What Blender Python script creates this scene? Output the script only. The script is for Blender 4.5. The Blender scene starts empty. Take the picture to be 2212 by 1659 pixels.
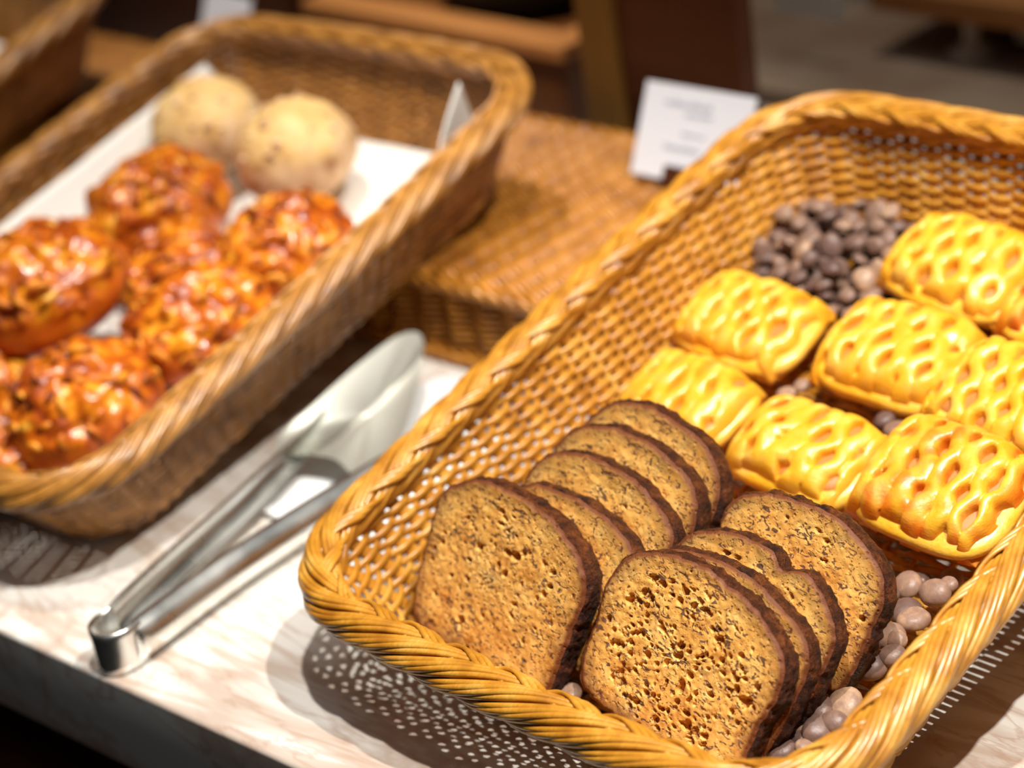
import bpy, math, random
import numpy as np
from mathutils import Vector, Matrix, noise

S = bpy.context.scene
COL = S.collection

# ------------------------------------------------------------------ camera
CAM = Vector((.5726, -.4795, .5813))
AZ, PITCH, ROLL, FPX = -.8467, .4773, -.1579, 4700.4793
fw = Vector((math.sin(AZ)*math.cos(PITCH), math.cos(AZ)*math.cos(PITCH), -math.sin(PITCH)))
rt = fw.cross(Vector((0, 0, 1))).normalized(); up = rt.cross(fw)
rt2 = rt*math.cos(ROLL) + up*math.sin(ROLL); up2 = up*math.cos(ROLL) - rt*math.sin(ROLL)
cd = bpy.data.cameras.new('camera'); cam = bpy.data.objects.new('camera', cd); COL.objects.link(cam)
m = Matrix((rt2, up2, -fw)).transposed().to_4x4(); m.translation = CAM
cam.matrix_world = m
cd.sensor_width = 36; cd.lens = 36*FPX/2212; cd.clip_start = .02
cd.dof.use_dof = True; cd.dof.focus_distance = .915; cd.dof.aperture_fstop = 4.6
S.camera = cam

# ------------------------------------------------------------------ light
w = bpy.data.worlds.new('world'); S.world = w; w.use_nodes = True
nt = w.node_tree; bg = nt.nodes['Background']
tc = nt.nodes.new('ShaderNodeTexCoord'); nz = nt.nodes.new('ShaderNodeTexNoise'); nz.inputs['Scale'].default_value = 2.2
cr = nt.nodes.new('ShaderNodeValToRGB')
cr.color_ramp.elements[0].position = .50; cr.color_ramp.elements[0].color = (.06, .068, .085, 1)
cr.color_ramp.elements[1].position = .82; cr.color_ramp.elements[1].color = (.42, .43, .44, 1)
nt.links.new(tc.outputs['Generated'], nz.inputs['Vector'])
sx = nt.nodes.new('ShaderNodeSeparateXYZ'); nt.links.new(tc.outputs['Generated'], sx.inputs[0])   # pale ceiling above, dark room below
ad = nt.nodes.new('ShaderNodeMath'); ad.operation = 'MULTIPLY_ADD'; ad.inputs[1].default_value = .40
nt.links.new(sx.outputs['Z'], ad.inputs[0]); nt.links.new(nz.outputs['Fac'], ad.inputs[2]); nt.links.new(ad.outputs[0], cr.inputs['Fac'])
mr = nt.nodes.new('ShaderNodeMapRange'); mr.interpolation_type = 'SMOOTHSTEP'          # bright zenith patch added for the tongs head to reflect
mr.inputs['From Min'].default_value = .80; mr.inputs['From Max'].default_value = .95; mr.inputs['To Max'].default_value = 4.5
nt.links.new(sx.outputs['Z'], mr.inputs['Value'])
mx = nt.nodes.new('ShaderNodeMix'); mx.data_type = 'RGBA'; mx.blend_type = 'ADD'; mx.inputs[0].default_value = 1
nt.links.new(cr.outputs['Color'], mx.inputs[6]); nt.links.new(mr.outputs['Result'], mx.inputs[7])
nt.links.new(mx.outputs[2], bg.inputs['Color']); bg.inputs['Strength'].default_value = .10

def lamp(name, loc, target, power, size, color, cone=60, blend=.6):
    l = bpy.data.lights.new(name, 'SPOT'); l.energy = power; l.shadow_soft_size = size
    l.spot_size = math.radians(cone); l.spot_blend = blend; l.color = color
    o = bpy.data.objects.new(name, l); COL.objects.link(o); o.location = loc
    o.rotation_euler = (Vector(target)-Vector(loc)).to_track_quat('-Z', 'Y').to_euler()
    return o
lamp('ceiling_or_fill_spot', (.60, .22, 1.5), (-.06, .12, 0), 104, .016, (1, .94, .84), 46, .8)
lamp('ceiling_or_fill_spot', (-.50, .20, 1.7), (-.62, .24, 0), 90, .02, (1, .93, .82), 36, .7)
lamp('ceiling_or_fill_spot', (.25, -.03, 1.55), (.02, .1, 0), 88, .02, (1, .95, .87), 40, .8)  # fill spot added over the bread to brighten the slices
lamp('ceiling_or_fill_spot', (-.55, 1.0, 1.7), (-.38, .80, 0), 22, .03, (1, .92, .82), 40, .8)  # fill spot added to lift the dark background
S.view_settings.view_transform = 'Standard'; S.view_settings.look = 'None'
S.view_settings.gamma = 1; S.view_settings.use_curve_mapping = False
S.view_settings.exposure = 0.0

# ------------------------------------------------------------------ helpers
def tag(o, label, cat=None, group=None, kind=None):
    if label: o['label'] = label
    if cat: o['category'] = cat
    if group: o['group'] = group
    if kind: o['kind'] = kind
    return o

class MB:
    def __init__(s): s.v = []; s.f = []; s.n = 0; s.a = []
    def add(s, v, f, a=None):
        v = np.asarray(v, float).reshape(-1, 3); f = np.asarray(f)
        s.v.append(v); s.f.append(f+s.n); s.n += len(v)
        s.a.append(np.zeros(len(v)) if a is None else np.asarray(a, float))
    def grid(s, P, close_u=False, close_v=False, a=None):
        P = np.asarray(P, float); nu, nv = P.shape[:2]
        I = np.arange(nu*nv).reshape(nu, nv)
        if close_u: I = np.vstack([I, I[:1]])
        if close_v: I = np.hstack([I, I[:, :1]])
        f = np.stack([I[:-1, :-1], I[1:, :-1], I[1:, 1:], I[:-1, 1:]], -1).reshape(-1, 4)
        s.add(P.reshape(-1, 3), f, None if a is None else np.asarray(a).reshape(-1))
    def tube(s, path, nrm, r1, r2=None, sides=6, closed=False, caps=True):
        path = np.asarray(path, float); nrm = np.asarray(nrm, float)
        if nrm.ndim == 1: nrm = np.tile(nrm, (len(path), 1))
        r2 = r1 if r2 is None else r2
        t = np.roll(path, -1, 0)-np.roll(path, 1, 0) if closed else np.gradient(path, axis=0)
        t /= np.linalg.norm(t, axis=1)[:, None]+1e-12
        nrm = nrm-(nrm*t).sum(1)[:, None]*t; nrm /= np.linalg.norm(nrm, axis=1)[:, None]+1e-12
        b = np.cross(t, nrm)
        a = np.linspace(0, 2*np.pi, sides, endpoint=False)
        r1 = np.broadcast_to(np.asarray(r1, float), (len(path),)); r2 = np.broadcast_to(np.asarray(r2, float), (len(path),))
        P = path[:, None]+nrm[:, None]*(np.cos(a)[None, :, None]*r1[:, None, None])+b[:, None]*(np.sin(a)[None, :, None]*r2[:, None, None])
        n0 = s.n
        s.grid(P, close_u=closed, close_v=True)
        if caps and not closed:
            for k, ring in ((0, P[0]), (-1, P[-1])):
                c = ring.mean(0); I = np.arange(sides)
                v = np.vstack([ring, c]); f = np.stack([I, (I+1) % sides, np.full(sides, sides), np.full(sides, sides)], -1)
                s.add(v, f)
    def box(s, lo, hi, M=None):
        x0, y0, z0 = lo; x1, y1, z1 = hi
        v = np.array([(x0,y0,z0),(x1,y0,z0),(x1,y1,z0),(x0,y1,z0),(x0,y0,z1),(x1,y0,z1),(x1,y1,z1),(x0,y1,z1)], float)
        if M is not None: v = np.array([M @ Vector(p) for p in v])
        s.add(v, [(0,3,2,1),(4,5,6,7),(0,1,5,4),(1,2,6,5),(2,3,7,6),(3,0,4,7)])
    def mesh(s, name, smooth=True):
        V = np.vstack(s.v); F = [tuple(dict.fromkeys(int(i) for i in q)) for f in s.f for q in f]
        F = [q for q in F if len(q) > 2]
        me = bpy.data.meshes.new(name); me.from_pydata(V.tolist(), [], F)
        A = np.concatenate(s.a)
        if np.abs(A).max() > 0:
            at = me.attributes.new('mask', 'FLOAT', 'POINT'); at.data.foreach_set('value', A.astype(np.float32))
        if smooth: me.polygons.foreach_set('use_smooth', [True]*len(me.polygons))
        me.update(); return me
    def build(s, name, mat, parent=None, smooth=True, bevel=0):
        me = s.mesh(name, smooth); o = bpy.data.objects.new(name, me); COL.objects.link(o)
        me.materials.append(mat)
        if parent: o.parent = parent
        if bevel:
            b = o.modifiers.new('bevel', 'BEVEL'); b.width = bevel; b.segments = 3; b.limit_method = 'ANGLE'
        return o

def empty(name, M, label, cat, group=None):
    o = bpy.data.objects.new(name, None); COL.objects.link(o); o.matrix_world = M; o.empty_display_size = .01
    return tag(o, label, cat, group)
def copy_tree(o, parent=None):
    c = o.copy(); COL.objects.link(c)
    if parent: c.parent = parent
    for ch in list(o.children): copy_tree(ch, c)
    return c
def frame(o, yaw, tilt):
    c, s = math.cos(yaw), math.sin(yaw); ct, st = math.cos(tilt), math.sin(tilt)
    ex = Vector((c, s, 0)); ey = Vector((-s*ct, c*ct, st)); ez = ex.cross(ey)
    M = Matrix((ex, ey, ez)).transposed().to_4x4(); M.translation = Vector(o); return M
def T(x, y, z): return Matrix.Translation((x, y, z))
def R(a, ax): return Matrix.Rotation(math.radians(a), 4, ax)
def smooth(a, b, x):
    t = np.clip((x-a)/(b-a), 0, 1); return t*t*(3-2*t)
def nfield(P, sc, seed=0):
    return np.array([noise.noise(Vector((p[0]*sc+seed*7.31, p[1]*sc+seed*3.7, p[2]*sc-seed*5.3))) for p in P])

# ------------------------------------------------------------------ materials
def mat(name, base, rough=.5, spec=.5, metal=0, coat=0, coatr=.1, sss=0):
    m = bpy.data.materials.new(name); m.use_nodes = True
    b = m.node_tree.nodes['Principled BSDF']
    b.inputs['Base Color'].default_value = (*base, 1); b.inputs['Roughness'].default_value = rough
    b.inputs['Specular IOR Level'].default_value = spec; b.inputs['Metallic'].default_value = metal
    b.inputs['Coat Weight'].default_value = coat; b.inputs['Coat Roughness'].default_value = coatr
    if sss:
        b.inputs['Subsurface Weight'].default_value = sss; b.inputs['Subsurface Scale'].default_value = .004
        b.inputs['Subsurface Radius'].default_value = (1, .5, .2)
    return m
class NT:
    def __init__(s, m): s.t = m.node_tree; s.b = s.t.nodes['Principled BSDF']; s.tc = s.n('ShaderNodeTexCoord'); s.bump_in = None
    def n(s, k, **kw):
        q = s.t.nodes.new(k)
        for a, v in kw.items():
            if a in q.bl_rna.properties: setattr(q, a, v)
        return q
    def l(s, a, b): s.t.links.new(a, b)
    def mapping(s, scale=(1,1,1), rot=(0,0,0)):
        q = s.n('ShaderNodeMapping'); q.inputs['Scale'].default_value = scale; q.inputs['Rotation'].default_value = rot
        s.l(s.tc.outputs['Object'], q.inputs['Vector']); return q.outputs['Vector']
    def noise(s, scale, detail=4, vec=None, rough=.5, dist=0):
        q = s.n('ShaderNodeTexNoise'); q.inputs['Scale'].default_value = scale; q.inputs['Detail'].default_value = detail
        q.inputs['Roughness'].default_value = rough; q.inputs['Distortion'].default_value = dist
        s.l(vec or s.tc.outputs['Object'], q.inputs['Vector']); return q.outputs['Fac']
    def vor(s, scale, feature='F1', vec=None, rnd=1):
        q = s.n('ShaderNodeTexVoronoi'); q.feature = feature; q.inputs['Scale'].default_value = scale; q.inputs['Randomness'].default_value = rnd
        s.l(vec or s.tc.outputs['Object'], q.inputs['Vector']); return q.outputs['Distance']
    def attr(s):
        q = s.n('ShaderNodeAttribute'); q.attribute_name = 'mask'; return q.outputs['Fac']
    def ramp(s, fac, stops):
        q = s.n('ShaderNodeValToRGB'); e = q.color_ramp.elements
        while len(e) < len(stops): e.new(.5)
        for i, (p, c) in enumerate(stops):
            e[i].position = p; e[i].color = (*c, 1) if len(c) == 3 else c
        s.l(fac, q.inputs['Fac']); return q.outputs['Color']
    def fr(s, fac, a, b, lo=0, hi=1):
        q = s.n('ShaderNodeMapRange'); q.inputs['From Min'].default_value = a; q.inputs['From Max'].default_value = b
        q.inputs['To Min'].default_value = lo; q.inputs['To Max'].default_value = hi; s.l(fac, q.inputs['Value']); return q.outputs['Result']
    def mix(s, fac, a, b, mode='MIX'):
        q = s.n('ShaderNodeMix'); q.data_type = 'RGBA'; q.blend_type = mode
        for k, v in ((0, fac), (6, a), (7, b)):
            if hasattr(v, 'links'): s.l(v, q.inputs[k])
            elif isinstance(v, (int, float)): q.inputs[k].default_value = v
            else: q.inputs[k].default_value = (*v, 1)
        return q.outputs[2]
    def math(s, op, a, b=0):
        q = s.n('ShaderNodeMath'); q.operation = op
        for k, v in ((0, a), (1, b)):
            if hasattr(v, 'links'): s.l(v, q.inputs[k])
            else: q.inputs[k].default_value = v
        return q.outputs[0]
    def bump(s, h, strength=.5, dist=.001):
        q = s.n('ShaderNodeBump'); q.inputs['Strength'].default_value = strength; q.inputs['Distance'].default_value = dist
        s.l(h, q.inputs['Height'])
        if s.bump_in: s.l(s.bump_in, q.inputs['Normal'])
        s.bump_in = q.outputs['Normal']; s.l(s.bump_in, s.b.inputs['Normal'])
    def base(s, c): s.l(c, s.b.inputs['Base Color'])
    def rough(s, c): s.l(c, s.b.inputs['Roughness'])

def wicker(name, c0, c1, c2):
    m = mat(name, c1, .36, .5, coat=.45, coatr=.2); t = NT(m)
    n1 = t.noise(60, 3); n2 = t.noise(900, 2, t.mapping((1, .3, 1)))
    c = t.ramp(n1, [(.3, c0), (.52, c1), (.78, c2)]); t.base(t.mix(t.fr(n2, .4, .7, 0, .35), c, c0))
    t.bump(n2, .25, .0004); return m
M_WICK = wicker('golden_wicker', (.38, .14, .010), (.62, .275, .026), (.82, .48, .10))
M_WICKD = wicker('amber_wicker', (.30, .105, .012), (.50, .20, .022), (.62, .28, .05))
M_WICKM = wicker('brown_wicker', (.24, .095, .014), (.44, .19, .032), (.62, .31, .075))

M_MARB = mat('veined_marble', (.8, .78, .74), .16, .5); t = NT(M_MARB)
v = t.mapping((1.0, 3.4, 1.5), (0, 0, .35)); n1 = t.noise(4.2, 5, v, .55, .9); n2 = t.noise(7.5, 5, v, .6, 1.1); n3 = t.noise(4, 3)
r1 = t.ramp(n1, [(.44, (0,0,0)), (.492, (1,1,1)), (.505, (1,1,1)), (.56, (0,0,0))])
r2 = t.ramp(n2, [(.47, (0,0,0)), (.505, (1,1,1)), (.54, (0,0,0))])
c = t.mix(t.math('MULTIPLY', r1, .75), (.80, .775, .735), (.50, .36, .275)); c = t.mix(t.math('MULTIPLY', r2, .5), c, (.44, .27, .19))
c = t.mix(t.fr(n3, .45, .7, 0, .5), c, (.70, .66, .60)); t.base(c)

M_STEEL = mat('stainless_steel', (.86, .86, .83), .2, .5, 1); t = NT(M_STEEL)
t.rough(t.fr(t.noise(30, 3), .3, .7, .20, .34))
M_CERAM = mat('white_glazed_ceramic', (.86, .88, .90), .15, .5, coat=.4)
M_PAPER = mat('white_greaseproof_paper', (.86, .85, .82), .6, .3); t = NT(M_PAPER); t.bump(t.noise(40, 3), .3, .001)
M_CARD = mat('white_printed_card', (.80, .82, .90), .5, .3)
M_INK = mat('pale_grey_ink', (.42, .46, .56), .6, .3)
M_GLAZE = None

def wood(name, a, b, rough=.45, axis=(1, 12, 12)):
    m = mat(name, a, rough, .4); t = NT(m); n = t.noise(6, 6, t.mapping(axis), .6, .8)
    t.base(t.ramp(n, [(.3, a), (.7, b)])); return m
M_WOODD = wood('dark_brown_wood', (.055, .014, .004), (.085, .024, .008))
M_WOODM = wood('reddish_brown_wood', (.13, .040, .009), (.19, .062, .014), .4)
M_WOODL = wood('honey_brown_wood', (.16, .075, .012), (.22, .105, .02), .5, (12, 12, 1))
M_WOODO = wood('orange_oak_board', (.42, .16, .04), (.55, .24, .07), .5)
M_BLACK = mat('matt_black_paint', (.012, .011, .010), .6, .3)
M_MARBSHADE = mat('shade_toned_marble', (.30, .20, .13), .5, .3); t = NT(M_MARBSHADE); t.base(t.ramp(t.noise(9, 4), [(.35, (.30, .19, .12)), (.65, (.46, .34, .24))]))  # marble of the counter's rear, its shade put into the tan colour
M_FLOOR = mat('dark_floor_tile', (.03, .027, .025), .5, .3); t = NT(M_FLOOR); t.base(t.ramp(t.noise(5, 3), [(.35, (.022, .019, .017)), (.65, (.045, .04, .036))]))
M_OLIVE = mat('olive_brown_panel', (.07, .045, .02), .7, .2); t = NT(M_OLIVE); t.base(t.ramp(t.noise(5, 2), [(.4, (.10, .055, .022)), (.6, (.19, .14, .08))]))
M_PIPE = mat('dull_pewter_metal', (.66, .60, .50), .5, .4)

# bread
def crumb_material():
    m = mat('banana_bread_crumb', (.6, .33, .12), .62, .35); t = NT(m)
    a = t.attr()
    n0 = t.noise(70, 5, None, .65); n1 = t.noise(420, 4, None, .7)
    c = t.ramp(n0, [(.3, (.66, .28, .050)), (.5, (.87, .46, .105)), (.7, (.95, .60, .19))])
    c = t.mix(t.fr(n1, .52, .68, 0, .45), c, (.42, .16, .045))
    # banana fibres: short dark flecks
    sp = t.noise(430, 2, t.mapping((.5, 1, 1.5), (.4, .3, .9)), .5, 1.4)
    c = t.mix(t.fr(sp, .565, .62, 0, .9), c, (.09, .038, .032))
    pt = t.noise(110, 4, None, .7, .5); c = t.mix(t.fr(pt, .60, .70, 0, .5), c, (.23, .13, .085))
    c = t.mix(t.fr(t.math('ADD', a, t.fr(n0, .3, .7, -.16, .16)), .1, .95), c, (.17, .048, .014)); t.base(c)
    v1 = t.vor(620); v2 = t.vor(260)
    t.bump(t.fr(v1, .10, .32), .35, .0006); t.bump(t.fr(v2, .05, .24), .5, .0010); t.bump(n1, .25, .0005)
    return m
def crust_material():
    m = mat('dark_baked_crust', (.12, .03, .01), .33, .32); t = NT(m); a = t.attr()
    n0 = t.noise(150, 5, None, .7); n1 = t.noise(800, 4, None, .75)
    c = t.ramp(n0, [(.35, (.018, .005, .003)), (.52, (.065, .015, .005)), (.70, (.24, .062, .012))])
    c2 = t.ramp(n0, [(.35, (.035, .010, .004)), (.5, (.12, .030, .007)), (.68, (.30, .085, .016))])
    t.base(t.mix(a, c, c2)); t.rough(t.fr(n1, .35, .65, .25, .7)); t.bump(n1, 1, .0022); t.bump(n0, .8, .003); return m
M_CRUMB = crumb_material(); M_CRUST = crust_material()

def pastry_material(name, stops, brown):
    m = mat(name, stops[1][1], .38, .45, coat=.35, coatr=.2, sss=.12); t = NT(m); a = t.attr()
    n0 = t.noise(75, 4, None, .6); n1 = t.noise(500, 3, t.mapping((1, 1, 3)))
    c = t.ramp(n0, stops); c = t.mix(t.fr(t.math('ADD', a, t.fr(n0, .3, .7, -.25, .25)), .25, 1.1), c, brown); t.base(c)
    t.bump(n1, .3, .0007); t.bump(t.noise(180, 3), .35, .0012); return m
M_LAT = pastry_material('golden_puff_pastry', [(.32, (.86, .38, .012)), (.5, (.91, .47, .030)), (.7, (.94, .61, .12))], (.78, .24, .004))
M_LATB = pastry_material('browned_puff_pastry', [(.32, (.84, .36, .012)), (.5, (.90, .48, .035)), (.7, (.93, .62, .12))], (.66, .12, .003))
M_FILL = mat('apple_filling', (.50, .20, .045), .5, .4)
M_CHIP = mat('bloomed_chocolate', (.24, .13, .10), .42, .4); t = NT(M_CHIP)
oi = t.n('ShaderNodeObjectInfo'); nn = t.noise(220, 4)
c = t.ramp(t.math('ADD', t.math('MULTIPLY', oi.outputs['Random'], .5), t.math('MULTIPLY', nn, .55)), [(.2, (.092, .052, .044)), (.45, (.17, .100, .080)), (.7, (.30, .18, .125)), (.85, (.50, .32, .20))]); t.base(c)
t.bump(t.noise(500, 3), .4, .0004)

M_BUNG = mat('glazed_caramel_bun', (.6, .2, .02), .34, .5, coat=.35, coatr=.16); t = NT(M_BUNG); a = t.attr()
n0 = t.noise(55, 4, None, .6, .6); n1 = t.noise(150, 3)
c = t.ramp(n0, [(.32, (.12, .015, .002)), (.44, (.36, .060, .003)), (.54, (.60, .15, .004)), (.65, (.78, .32, .012)), (.76, (.86, .52, .11))])
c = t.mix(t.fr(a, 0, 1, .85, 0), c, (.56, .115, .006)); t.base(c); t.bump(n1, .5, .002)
M_CHEES = mat('melted_cheese_crumb', (.80, .42, .05), .5, .35); t = NT(M_CHEES); oi = t.n('ShaderNodeObjectInfo')
t.base(t.ramp(t.noise(90, 2), [(.34, (.16, .025, .003)), (.48, (.48, .11, .005)), (.60, (.72, .27, .012)), (.75, (.88, .58, .14))]))
M_BUNW = mat('pale_floury_bun', (.72, .47, .24), .55, .35); t = NT(M_BUNW); a = t.attr()
n0 = t.noise(45, 4, None, .55, .3)
c = t.ramp(n0, [(.32, (.36, .17, .07)), (.46, (.70, .45, .25)), (.7, (.86, .66, .43))])
c = t.mix(t.fr(a, 0, 1, 0, .6), c, (.82, .52, .16)); t.base(c); t.bump(t.noise(200, 3), .4, .001)

# ------------------------------------------------------------------ counter and room
KY, KYAW = -.0601, .0646
Mk = Matrix.Translation((-.3, KY, 0)) @ Matrix.Rotation(KYAW, 4, 'Z') @ T(.3, 0, 0)
mb = MB(); prof = [(.74, 0)]
rr = .0025
for k in range(9):
    a = math.pi/2*k/8; prof.append((rr-rr*math.sin(a), -rr+rr*math.cos(a)))
for k in range(7):
    a = math.pi/2*k/6; prof.append((.004-.004*math.cos(a), -.052-.004*math.sin(a)))
prof.append((.74, -.056))
xs = np.linspace(-1.6, 1.2, 2)
mb.grid([[Mk @ Vector((x, y, z)) for (y, z) in prof] for x in xs], close_v=True)
ctr = empty('marble_counter', Matrix(), 'counter with a white marble top, pinkish brown veins, under the baskets and tongs', 'counter')
o = mb.build('marble_slab', M_MARB, ctr)
for p in o.data.polygons:
    if abs(p.normal.z) > .99 or len(p.vertices) > 4: p.use_smooth = False
mb = MB(); mb.box((-1.6, .045, -.9), (1.2, .70, -.0562), Mk)
mb.build('recessed_base', M_BLACK, ctr, False)['label'] = 'black recessed base'
mb = MB(); mb.box((-1.6, -.02, -.9), (1.2, .0449, -.115), Mk)
mb.build('front_board', M_WOODD, ctr, False)
mb = MB(); mb.box((-4, -2, -.92), (3, 1.6, -.9))
f = mb.build('floor', M_FLOOR, None, False); f['kind'] = 'structure'
mb = MB(); mb.box((-4, 1.6, -.92), (3, 1.66, 1.8))
f = mb.build('wall_back', M_OLIVE, None, False); f['kind'] = 'structure'

# ------------------------------------------------------------------ woven surfaces
def rrect(hw, hl, r, n, bulge=0):
    """n points of a rounded rectangle, equal arc fractions, from front middle counter-clockwise + outward normals"""
    segs = []
    L = [(hw-r), math.pi/2*r, 2*(hl-r), math.pi/2*r, 2*(hw-r), math.pi/2*r, 2*(hl-r), math.pi/2*r, (hw-r)]
    tot = sum(L); P = np.zeros((n, 2)); N = np.zeros((n, 2))
    cs = [(hw-r, -hl+r, -90), (hw-r, hl-r, 0), (-hw+r, hl-r, 90), (-hw+r, -hl+r, 180)]
    for i in range(n):
        s = tot*i/n; k = 0
        while s > L[k]: s -= L[k]; k += 1
        if k == 0: P[i] = (s, -hl); N[i] = (0, -1)
        elif k == 2: P[i] = (hw, -hl+r+s); N[i] = (1, 0)
        elif k == 4: P[i] = (hw-r-s, hl); N[i] = (0, 1)
        elif k == 6: P[i] = (-hw, hl-r-s); N[i] = (-1, 0)
        elif k == 8: P[i] = (-hw+r+s, -hl); N[i] = (0, -1)
        else:
            cx, cy, a0 = cs[(k-1)//2]; a = math.radians(a0)+s/r
            N[i] = (math.cos(a), math.sin(a)); P[i] = (cx+r*N[i][0], cy+r*N[i][1])
    if bulge:
        P[:, 0] += bulge*np.sign(P[:, 0])*np.cos(P[:, 1]/hl*math.pi/2)*smooth(.5, 1, np.abs(P[:, 0])/hw)
        P[:, 1] += bulge*np.sign(P[:, 1])*np.cos(P[:, 0]/hw*math.pi/2)*smooth(.5, 1, np.abs(P[:, 1])/hl)
    return P, N

BW, BL, BD = .30, .4051, .0606
def make_basket(name, mats):
    """origin at the middle of the basket bottom"""
    root = empty(name, Matrix(), 'x', 'basket')
    ROWS, NS, SUB = 21, 88, 6
    def geo(z, n):
        k = z/BD; ins = .027*(1-k)**1.0
        return rrect(BW/2-ins, BL/2-ins, .040+.008*k, n, .004*k)
    mb = MB(); rng = random.Random(3)
    n = NS*SUB; th = np.arange(n)/SUB*math.pi
    for r in range(ROWS):
        z = .0026+r*.00290
        P, N = geo(z, n)
        ph = math.pi if r % 2 else 0
        w = np.cos(th+ph); w = np.sign(w)*np.abs(w)**.6
        jit = np.array([noise.noise(Vector((i*.07, r*3.1, 0))) for i in range(n)])*.0007
        jit *= np.minimum(1, np.minimum(np.arange(n), n-np.arange(n))/8)
        off = .0020*w
        Q = np.column_stack([P+N*off[:, None], z+jit])
        mb.tube(Q, np.column_stack([N, np.zeros(n)]), .00135, .00218, 8, closed=True)
    mb.build('woven_wall', mats[0], root)
    mb = MB()
    Zs = np.linspace(.0005, BD-.002, 7); rings = [geo(z, NS)[0] for z in Zs]
    for i in range(NS):
        Q = np.array([(*rings[k][i], Zs[k]) for k in range(7)])
        mb.tube(Q, geo(0, NS)[1][i].tolist()+[0], .0008, .0033, 8)
    mb.build('stakes', mats[0], root)
    # floor weave
    mb = MB(); hw, hl = BW/2-.028, BL/2-.028
    ny = 16; xs = np.linspace(-hw, hw, 15)
    nrow = int(2*hl/.0048)
    for j in range(nrow):
        y = -hl+.002+j*(2*hl-.004)/(nrow-1)
        cut = hw+.003 if abs(y) < hl-.035 else hw+.003-(.035-math.sqrt(max(0, .035**2-(abs(y)-hl+.035)**2)))
        k = np.linspace(-cut, cut, 85); ph = (k+hw)/(2*hw)*14*math.pi+(j % 2)*math.pi
        mb.tube(np.column_stack([k, np.full(85, y), .001+.0015*np.cos(ph)]), (0, 0, 1), .0013, .0021, 6)
    for x in xs[1:-1]:
        mb.tube([(x, -hl, .001), (x, 0, .001), (x, hl, .001)], (0, 0, 1), .0013, .0018, 6)
    for dz, di in ((.0012, 0), (.0030, -.0028), (.0006, .0035)):       # foot coils where the wall meets the floor
        P, N = rrect(hw-di, hl-di, .040, 240)
        mb.tube(np.column_stack([P, np.full(240, dz)]), np.column_stack([N, np.zeros(240)]), .0021, .0021, 6, closed=True)
    mb.build('woven_floor', mats[0], root)
    # braided border: bundles of strands wrapped around the rim
    nb, ns = 5, 4; per = 1.33; turns = round(per/.150); n = 960
    P, N = rrect(BW/2, BL/2, .048, n, .004)
    s = np.arange(n)/n*turns*2*math.pi
    mb = MB()
    mb.tube(np.column_stack([P, np.full(n, BD)]), np.column_stack([N, np.zeros(n)]), .0068, .0062, 8, closed=True)
    for b in range(nb):
        for k in range(ns):
            # travelling counter-clockwise: outside -> top -> inside
            ang = s+(b+(k-(ns-1)/2)/ns*.80)/nb*2*math.pi
            lift = .0017*(1-((k-(ns-1)/2)/((ns)/2))**2)
            ra, rb = .0077+lift, .0066+lift
            Q = np.column_stack([P+N*(np.cos(ang)*ra)[:, None], BD+np.sin(ang)*rb])
            U = np.column_stack([N*np.cos(ang)[:, None], np.sin(ang)])
            mb.tube(Q, U, .0013, .00158, 8, closed=True)
    mb.build('braided_rim', mats[1], root)
    # inner plait on top of the border, laid the other way
    mb = MB(); turns = round(per/.060); s = -np.arange(n)/n*turns*2*math.pi
    for b in range(2):
        for k in range(3):
            ang = s+(b*.5+(k-1)*.085)*2*math.pi
            ra = .0040
            Q = np.column_stack([P-N*.0058+N*(np.cos(ang)*ra*1.15)[:, None], BD+.0040+np.sin(ang)*ra*.75])
            U = np.column_stack([N*np.cos(ang)[:, None], np.sin(ang)])
            mb.tube(Q, U, .0011, .0016, 6, closed=True)
    mb.build('rim_plait', mats[1], root)
    return root
OFF = T(0, BL/2, -BD+.0018)
FR = frame((0, 0, .0517), 0, .2384)             # right basket: origin at the middle of its front rim
FL = frame((-.4424, -.0307, .056), .0668, .216)
FB = FL @ T(-.432, .035, .002)
bR = make_basket('wicker_basket', (M_WICK, M_WICK)); bR.matrix_world = FR @ OFF
tag(bR, 'golden wicker basket holding banana bread slices and lattice pastries', 'basket', 'rectangular wicker baskets')
bL = copy_tree(bR); bL.matrix_world = FL @ OFF
tag(bL, 'brown wicker basket lined with white paper, holding glazed and pale round buns', 'basket', 'rectangular wicker baskets')
bB = copy_tree(bR); bB.matrix_world = FB @ OFF
tag(bB, 'wicker basket cut off by the top left corner of the picture', 'basket', 'rectangular wicker baskets')
for q in (bL, bB):
    for ch in q.children:
        ch.data = ch.data.copy(); ch.data.materials[0] = M_WICKM

# ------------------------------------------------------------------ wicker riser
RY, RH, RB, RYAW = .2668, .0584, .2227, .0438
Mr = Matrix.Translation((-.3, RY, 0)) @ Matrix.Rotation(RYAW, 4, 'Z') @ T(.3, 0, 0)
riser = empty('wicker_riser', Mr, 'long low amber wicker riser box that props up the far ends of the baskets', 'display riser')
def panel(o, ux, uy, nrm, w, h, du, dv, rad):
    """weavers along ux, columns across"""
    mb = MB(); o, ux, uy, nrm = map(np.array, (o, ux, uy, nrm)); nv = int(h/dv); nu = int(w/du)
    k = np.linspace(0, w, nu*4+1)
    for j in range(nv):
        ph = k/du*2*math.pi+.25*math.sin(j*1.7)
        Q = o+ux*k[:, None]+uy*((j+.5)*h/nv)+nrm*(rad*1.0*np.cos(ph))[:, None]
        mb.tube(Q, nrm, rad*.75, dv*.5, 4, caps=False)
    return mb
X0, X1 = -1.25, .32
panel((X0, .004, RH-.003), (1, 0, 0), (0, 1, 0), (0, 0, 1), X1-X0, RB-.008, .0175, .0042, .0032).build('top_panel', M_WICKD, riser)
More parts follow.
